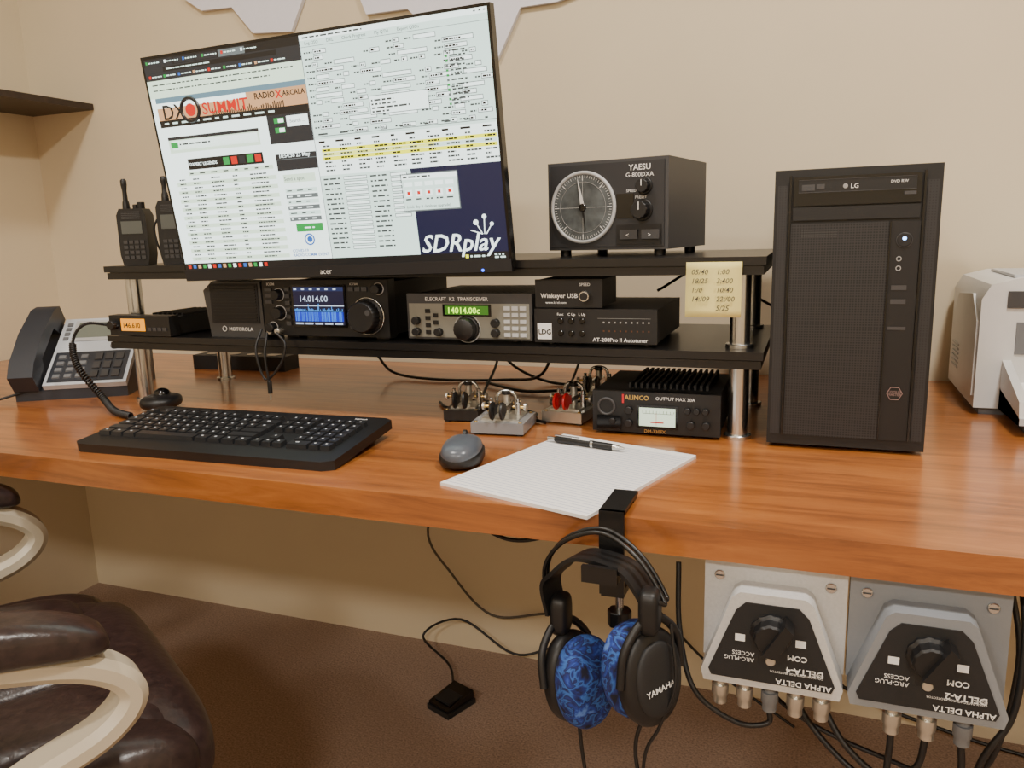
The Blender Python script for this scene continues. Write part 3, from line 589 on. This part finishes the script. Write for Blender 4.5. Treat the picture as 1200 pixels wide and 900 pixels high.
def cup(nm,c,n,tilt=0):
    zt=Vector(n).normalized();up=Vector((0,0,1));y=(up-zt*up.dot(zt)).normalized();x=y.cross(zt)
    M=Matrix((x,y,zt)).transposed()
    sell(hs,nm+"_pad",c-zt*.013,(.039,.052,.020),BLUE,.7,.9,M)
    sell(hs,nm+"_shell",c+zt*.010,(.038,.052,.014),BLK,.6,.9,M)
    sell(hs,nm+"_cap",c+zt*.020,(.028,.040,.008),BLKM,.5,.9,M)
    tube(hs,nm+"_yoke",[c+M@Vector((.041,0,.012)),c+M@Vector((.036,.035,.016)),c+M@Vector((.018,.058,.018)),c+M@Vector((0,.064,.018)),c+M@Vector((-.018,.058,.018)),c+M@Vector((-.036,.035,.016)),c+M@Vector((-.041,0,.012))],.0045,BLK)
    return M,zt
Ml,zl=cup("left_cup",LC,(-.72,.40,-.1));Mr,zr=cup("right_cup",RC,(.76,-.58,.12))
tl=LC+Ml@Vector((0,.064,.018));tr=RC+Mr@Vector((0,.064,.018))
top=Vector((-.197,.771,.728))
for off,rr,nm in ((-.006,.0024,"wire_a"),(.006,.0024,"wire_b")):
    tube(hs,nm,[tl+Vector((0,off,0)),tl+Vector((-.016,off,.04)),Vector((-.266,.785+off,.70)),Vector((-.238,.776+off,.732)),top+Vector((0,off,.017)),Vector((-.156,.758+off,.725)),Vector((-.128,.745+off,.69)),tr+Vector((.008,off,.02)),tr+Vector((0,off,0))],rr,HM)
P=crs([tl+Vector((-.006,0,.01)),tl+Vector((-.012,0,.045)),Vector((-.252,.782,.69)),Vector((-.228,.776,.712)),top+Vector((0,0,-.014)),Vector((-.166,.760,.708)),Vector((-.142,.750,.68)),tr+Vector((.0,0,.012))],8)
bm=bmesh.new();Rr=[]
for i,p in enumerate(P):
    d=(P[min(i+1,len(P)-1)]-P[max(i-1,0)]).normalized();wv=Vector((.35,.94,0));nn=d.cross(wv).normalized();w=.017;t=.0022
    Rr.append([bm.verts.new(p+wv*a+nn*c) for a,c in((-w,-t),(w,-t),(w,t),(-w,t))])
for a,c in zip(Rr,Rr[1:]):
    for i in range(4):bm.faces.new((a[i],a[(i+1)%4],c[(i+1)%4],c[i]))
bm.faces.new(Rr[0][::-1]);bm.faces.new(Rr[-1]);fin(bm,"leather_band",hs,BLK,True)
for nm,p in(("slider_l",tl),("slider_r",tr)): sell(hs,nm,p+Vector((0,0,.008)),(.011,.016,.024),BLK,.5,.6)
lt=txt(hs,"brand","YAMAHA",(0,0,0),.0092,LBL,al='CENTER',bold=.0001)
Mt=Mr.to_4x4();lt.matrix_world=Matrix.Translation(RC+Mr@Vector((-.002,-.010,.0292)))@Mt@Matrix.Rotation(.10,4,'Z')
tube(hs,"cable_1",[LC+Vector((0,0,-.05)),LC+Vector((.005,0,-.1)),LC+Vector((.02,0,-.2)),(-.19,.80,.2),(-.25,.9,.01)],.0022,BLK)
tube(hs,"cable_2",[RC+Vector((0,0,-.05)),RC+Vector((-.008,0,-.1)),RC+Vector((.01,.0,-.2)),(-.14,.80,.15),(-.2,.95,.01)],.0022,BLK)
tube(hs,"cable_3",[RC+Vector((.028,.0,.06)),RC+Vector((.035,-.01,0)),RC+Vector((.02,-.012,-.05)),RC+Vector((.0,0,-.12)),(-.15,.8,.25)],.0018,BLK)
# ------------------------------------------------------------ antenna switches
ASG=pm("cast_aluminium",(200,200,200),.5,metal=.15,noise=.08,bump=.1,nscale=300);ASG2=pm("cast_aluminium_dark",(132,136,142),.5,metal=.15,bump=.1,nscale=300)
def asw(x,n,mat,model):
    o=E("antenna_switch",(x,.822,.582),(0,0,0));w=.144
    box(o,"plate",0,w,0,.012,.012,.1285,mat,.003);
    prism(o,"housing",[(.004,-.002),(.140,-.002),(.143,.01),(.112,.098),(.104,.104),(.04,.104),(.032,.098),(.001,.01)],'Y',-.03,.001,mat,.004,3)
    prism(o,"label_plate",[(.012,.006),(.132,.006),(.135,.013),(.108,.084),(.098,.094),(.046,.094),(.036,.084),(.009,.013)],'Y',-.0315,-.0295,BLKM,.0005)
    for k,xx in enumerate((.016,.128)): cyl(o,"screw_%d"%k,(xx,0,.108),.0055,.003,'Y',CHR,20);box(o,"screw_slot_%d"%k,xx-.004,xx+.004,-.0035,-.0028,.1072,.1088,DGR,0)
    lathe(o,"knob",(.072,-.031,.064),[(.021,0),(.021,.004),(.0175,.006),(.017,.018),(.015,.02)],'Y',BLK,40,12,.05);prism(o,"knob_pointer",[(.064,.05),(.078,.048),(.094,.078),(.086,.086)],'Y',-.058,-.034,BLK,.002)
    cyl(o,"lock_pin",(.072,-.031,.032),.005,.003,'Y',NICK,20)
    txt(o,"brand","ALPHA DELTA",(.132,-.0318,.013),.0085,LBL,rot=(PI/2,PI,0),bold=.0002);txt(o,"model",model,(.124,-.0318,.028),.0095,LBL,rot=(PI/2,PI,0),bold=.0003)
    txt(o,"function","COAX SWITCH/SURGE PROTECTOR\nMODEL",(.124,-.0318,.022),.0032,LBL,rot=(PI/2,PI,0));txt(o,"left_note","ARC-PLUG\nACCESS",(.056,-.0318,.032),.0065,LBL,rot=(PI/2,PI,0));txt(o,"com","COM",(.108,-.0318,.042),.0085,LBL,rot=(PI/2,PI,0),bold=.0002)
    quads(o,"port_labels",[(.036+a*.02,.05+(a%2)*.012-.01*(a>2),.046+a*.02,.058+(a%2)*.012-.01*(a>2),0) for a in ((0,1,2,3) if n==5 else (0,3))],[LBL],-.0321)
    for k in range(n):
        xx=.02+k*(.104/(n-1)) if n==5 else .045+k*.032
        lathe(o,"connector_%d"%k,(xx,-.012,-.002),[(.0065,0),(.0065,-.012),(.009,-.012),(.009,-.024),(.0075,-.026),(.0075,-.034),(.005,-.036)],'Z',NICK if k!=2 else GREY,24,10,.05)
    return o
asw(-.0985,5,ASG,"DELTA-4");asw(.0475,3,ASG2,"DELTA-2")
cb=E("coax_cables")
tube(cb,"coax_1",[(-.13,.84,.69),(-.125,.82,.62),(-.105,.80,.56),(-.06,.80,.53),(-.028,.808,.53),(-.0265,.81,.546)],.003,BLK)
tube(cb,"coax_2",[(.0925,.81,.545),(.092,.81,.52),(.085,.81,.45),(.05,.83,.3),(.0,.9,.01)],.0035,BLK)
tube(cb,"coax_3",[(.02,.84,.56),(.05,.82,.515),(.09,.81,.49),(.118,.81,.51),(.1245,.81,.545)],.0035,BLK)
tube(cb,"coax_4",[(.1565,.81,.545),(.157,.81,.51),(.14,.82,.47),(.08,.84,.46),(.02,.86,.50),(-.02,.88,.56)],.0035,BLK)
tube(cb,"coax_5",[(.205,.86,.71),(.206,.83,.66),(.200,.82,.58),(.172,.82,.50),(.17,.85,.3),(.17,.95,.01)],.0035,BLK)
tube(cb,"coax_6",[(.20,.9,.71),(.215,.88,.6),(.19,.9,.45),(.1,.95,.42),(-.02,1.0,.44),(-.1,1.1,.5)],.003,BLK)
# ------------------------------------------------------------ under desk cables, pedal
fp=E("foot_pedal",(-.735,1.455,0),(0,0,math.radians(-22)))
box(fp,"base",-.035,.035,-.043,.043,0,.012,BLKM,.002);prism(fp,"treadle",[(-.040,.013),(-.040,.02),(.040,.032),(.040,.013)],'X',-.032,.032,BLKG,.002);box(fp,"tread_pad",-.024,.024,-.028,.028,.022,.028,BLKM,.002)
ca=E("power_cables")
GC=pm("grey_cable",(90,84,76),.6)
tube(ca,"pedal_cable",[(-.75,1.50,.012),(-.80,1.58,.02),(-.90,1.64,.05),(-.80,1.66,.10),(-.66,1.66,.03),(-.56,1.69,.05)],.003,BLK)
# cables sagging below the desk edge
tube(ca,"mains_cable_1",[(-.80,1.45,.711),(-.79,1.5,.66),(-.72,1.55,.58),(-.64,1.6,.57),(-.56,1.64,.60),(-.5,1.66,.66),(-.45,1.66,.70)],.0035,BLK)
tube(ca,"mains_cable_2",[(-.72,1.5,.71),(-.73,1.55,.55),(-.86,1.62,.35),(-.82,1.66,.22),(-.72,1.67,.12),(-.58,1.68,.14)],.003,GC)
tube(ca,"mains_cable_3",[(-.60,1.15,.705),(-.57,1.16,.62),(-.52,1.17,.575),(-.45,1.17,.565),(-.38,1.16,.59),(-.33,1.16,.66),(-.31,1.15,.71)],.0035,BLK)
tube(ca,"mains_cable_4",[(-1.70,1.68,.70),(-1.78,1.68,.62),(-1.95,1.68,.52),(-2.06,1.68,.50)],.0025,BLK)
tube(ca,"mains_cable_5",[(-1.9,1.6,.711),(-1.93,1.62,.65),(-1.98,1.66,.6),(-2.0,1.68,.56)],.0025,BLK)
tube(ca,"mains_cable_6",[(.0,1.64,.71),(.0,1.66,.4),(.05,1.67,.12),(.3,1.65,.03),(.7,1.6,.01)],.004,BLK)
tube(ca,"mains_cable_7",[(-.47,1.0,.711),(-.46,1.02,.64),(-.42,1.05,.60),(-.36,1.06,.61),(-.32,1.05,.66),(-.30,1.04,.711)],.003,BLK)
tube(ca,"mains_cable_8",[(-.50,1.66,.71),(-.46,1.67,.5),(-.38,1.67,.3),(-.2,1.66,.1),(0,1.6,.01)],.003,BLK)
tube(ca,"mains_cable_9",[(-.66,1.2,.71),(-.62,1.25,.62),(-.55,1.3,.56),(-.46,1.33,.54),(-.36,1.35,.57),(-.28,1.35,.66),(-.26,1.3,.711)],.0035,GC)
box(ca,"junction",-.62,-.54,1.64,1.668,.63,.665,BLKM,.003)
c2=E("equipment_cables")
tube(c2,"cable_a",[(-.90,1.50,.80),(-.86,1.5,.762),(-.75,1.48,.755),(-.6,1.5,.756),(-.5,1.46,.78),(-.47,1.47,.87)],.003,BLK)
tube(c2,"cable_b",[(-.62,1.48,.86),(-.58,1.5,.79),(-.5,1.5,.756),(-.4,1.48,.756)],.003,BLK)
tube(c2,"cable_c",[(-.2,1.40,.94),(-.15,1.46,.93),(-.12,1.48,.90),(-.1,1.5,.8)],.003,BLK)
tube(c2,"cable_d",[(-.26,1.40,.95),(-.19,1.43,.985),(-.12,1.44,.95),(-.05,1.52,.90)],.0025,BLK)
tube(c2,"cable_e",[(-.905,1.125,.905),(-.905,1.105,.87),(-.89,1.105,.82),(-.86,1.11,.845),(-.85,1.115,.88),(-.87,1.12,.90)],.0022,BLK)
tube(c2,"cable_f",[(-.89,1.12,.90),(-.886,1.104,.86),(-.882,1.105,.81)],.0022,BLK)
tube(c2,"cable_g",[(-.60,1.50,.86),(-.59,1.44,.80),(-.585,1.36,.757),(-.55,1.30,.754),(-.50,1.27,.756),(-.46,1.22,.758),(-.455,1.19,.765)],.0028,BLK)
tube(c2,"cable_h",[(-.42,1.50,.84),(-.43,1.42,.77),(-.44,1.33,.755),(-.41,1.29,.756),(-.385,1.275,.764)],.0025,BLK)
tube(c2,"cable_i",[(-.62,1.46,.757),(-.52,1.40,.756),(-.44,1.42,.757),(-.36,1.45,.757),(-.28,1.42,.758),(-.25,1.335,.775)],.003,BLK)
tube(c2,"cable_j",[(-.64,1.28,.7535),(-.60,1.24,.7535),(-.52,1.26,.7535),(-.44,1.24,.7535),(-.43,1.20,.7535),(-.40,1.18,.7535)],.0025,BLK)
cyl(c2,"plug",(-.882,1.105,.795),.004,.022,'Z',BLK,16);cyl(c2,"plug_tip",(-.882,1.105,.783),.0018,.013,'Z',NICK,12)
sb=E("power_strip",(-1.42,1.50,DZ),(0,0,.05));box(sb,"body",0,.26,0,.06,0,.035,BLKM,.004)
for k in range(4): cyl(sb,"socket_%d"%k,(.04+k*.058,.03,.034),.018,.002,'Z',BLKG,24)
# ------------------------------------------------------------ office chair
hd=math.radians(60);f=Vector((math.cos(hd),math.sin(hd),0));l=Vector((-f.y,f.x,0))
c0=Vector((-.662,.545,0))-f*.18+l*.290
ch=E("office_chair",c0,(0,0,hd))
LEA=pm("brown_leather",(54,41,39),.3,c2=(36,27,27),nscale=90,bump=.35);BEI=pm("beige_plastic",(188,178,158),.35)
sell(ch,"seat_cushion",(.015,0,.458),(.265,.25,.06),LEA,.45,.4);sell(ch,"seat_front_roll",(.215,-.005,.448),(.085,.25,.072),LEA,.8,.45)
for k,y in enumerate((-.15,0,.15)): sell(ch,"seat_puff_%d"%k,(.0,y,.500),(.22,.076,.036),LEA,.6,.5)
sell(ch,"seat_side_roll_0",(.02,-.216,.458),(.245,.058,.064),LEA,.7,.4);sell(ch,"seat_side_roll_1",(.02,.216,.458),(.245,.058,.064),LEA,.7,.4)
sell(ch,"seat_lower_roll",(.025,0,.380),(.268,.258,.042),LEA,.7,.35)
tube(ch,"seat_seam",[(.025+.270*math.copysign(abs(math.cos(a))**.35,math.cos(a)),.258*math.copysign(abs(math.sin(a))**.35,math.sin(a)),.405) for a in [i*2*PI/60 for i in range(61)]],.004,LEA,False)
box(ch,"seat_pan",-.2,.2,-.2,.2,.31,.36,BLKM,.01)
Rb=Matrix.Rotation(-.18,3,'Y')
for k,z in enumerate((.57,.69,.80,.89)): sell(ch,"back_puff_%d"%k,(-.27-(z-.5)*.16,0,z),(.055,.21,.078),LEA,.6,.45,Rb)
box(ch,"back_shell",-.335,-.31,-.17,.17,.35,.85,BLKM,.01)
for s in(-1,1):
    y=s*.293
    sweep(ch,"arm_loop_%d"%s,[(-.27,y,.61),(-.22,y,.665),(-.1,y,.680),(.03,y,.678),(.12,y,.658),(.172,y,.632),(.19,y,.60),(.16,y,.568),(.09,y,.545),(.0,y,.51),(-.1,y,.45),(-.17,y,.38),(-.2,y,.33)],.048,.028,BEI)
    box(ch,"arm_bracket_%d"%s,-.22,-.1,min(y,s*.18),max(y,s*.18),.325,.342,BLKM,.004)
    sell(ch,"arm_pad_%d"%s,(-.03,y,.707),(.205,.036,.025),LEA,.7,.35,bend=.038)
cyl(ch,"gas_lift",(0,0,.12),.028,.21,'Z',BLKM);cyl(ch,"hub",(0,0,.08),.05,.06,'Z',BLKM)
for i in range(5):
    a=i*2*PI/5+.5;d=Vector((math.cos(a),math.sin(a),0));tube(ch,"spoke_%d"%i,[d*.04+Vector((0,0,.11)),d*.16+Vector((0,0,.095)),d*.25+Vector((0,0,.075))],.018,BLKM)
    p=d*.25;cyl(ch,"caster_%d"%i,(p.x-.01,p.y,.028),.028,.02,'X',BLK,24);cyl(ch,"caster_stem_%d"%i,(p.x,p.y,.04),.008,.04,'Z',BLKM,16)
# ------------------------------------------------------------ lights
def area(name,loc,size,power,colr=(1,.94,.855)):
    L=bpy.data.lights.new(name,'AREA');L.shape='DISK';L.size=size;L.energy=power;L.color=colr
    o=bpy.data.objects.new(name,L);col.objects.link(o);o.location=loc;return o
area("ceiling_light_a",(.45,.55,ZC-.03),.2,38)
area("ceiling_light_b",(-1.0,.35,ZC-.03),.2,22)
area("ceiling_light_c",(.5,-1.9,ZC-.03),.4,58)
area("ceiling_light_d",(-1.1,-1.9,ZC-.03),.4,40)
w=bpy.data.worlds.new("world");S.world=w;w.use_nodes=True;w.node_tree.nodes["Background"].inputs[0].default_value=(.9,.85,.8,1);w.node_tree.nodes["Background"].inputs[1].default_value=.1
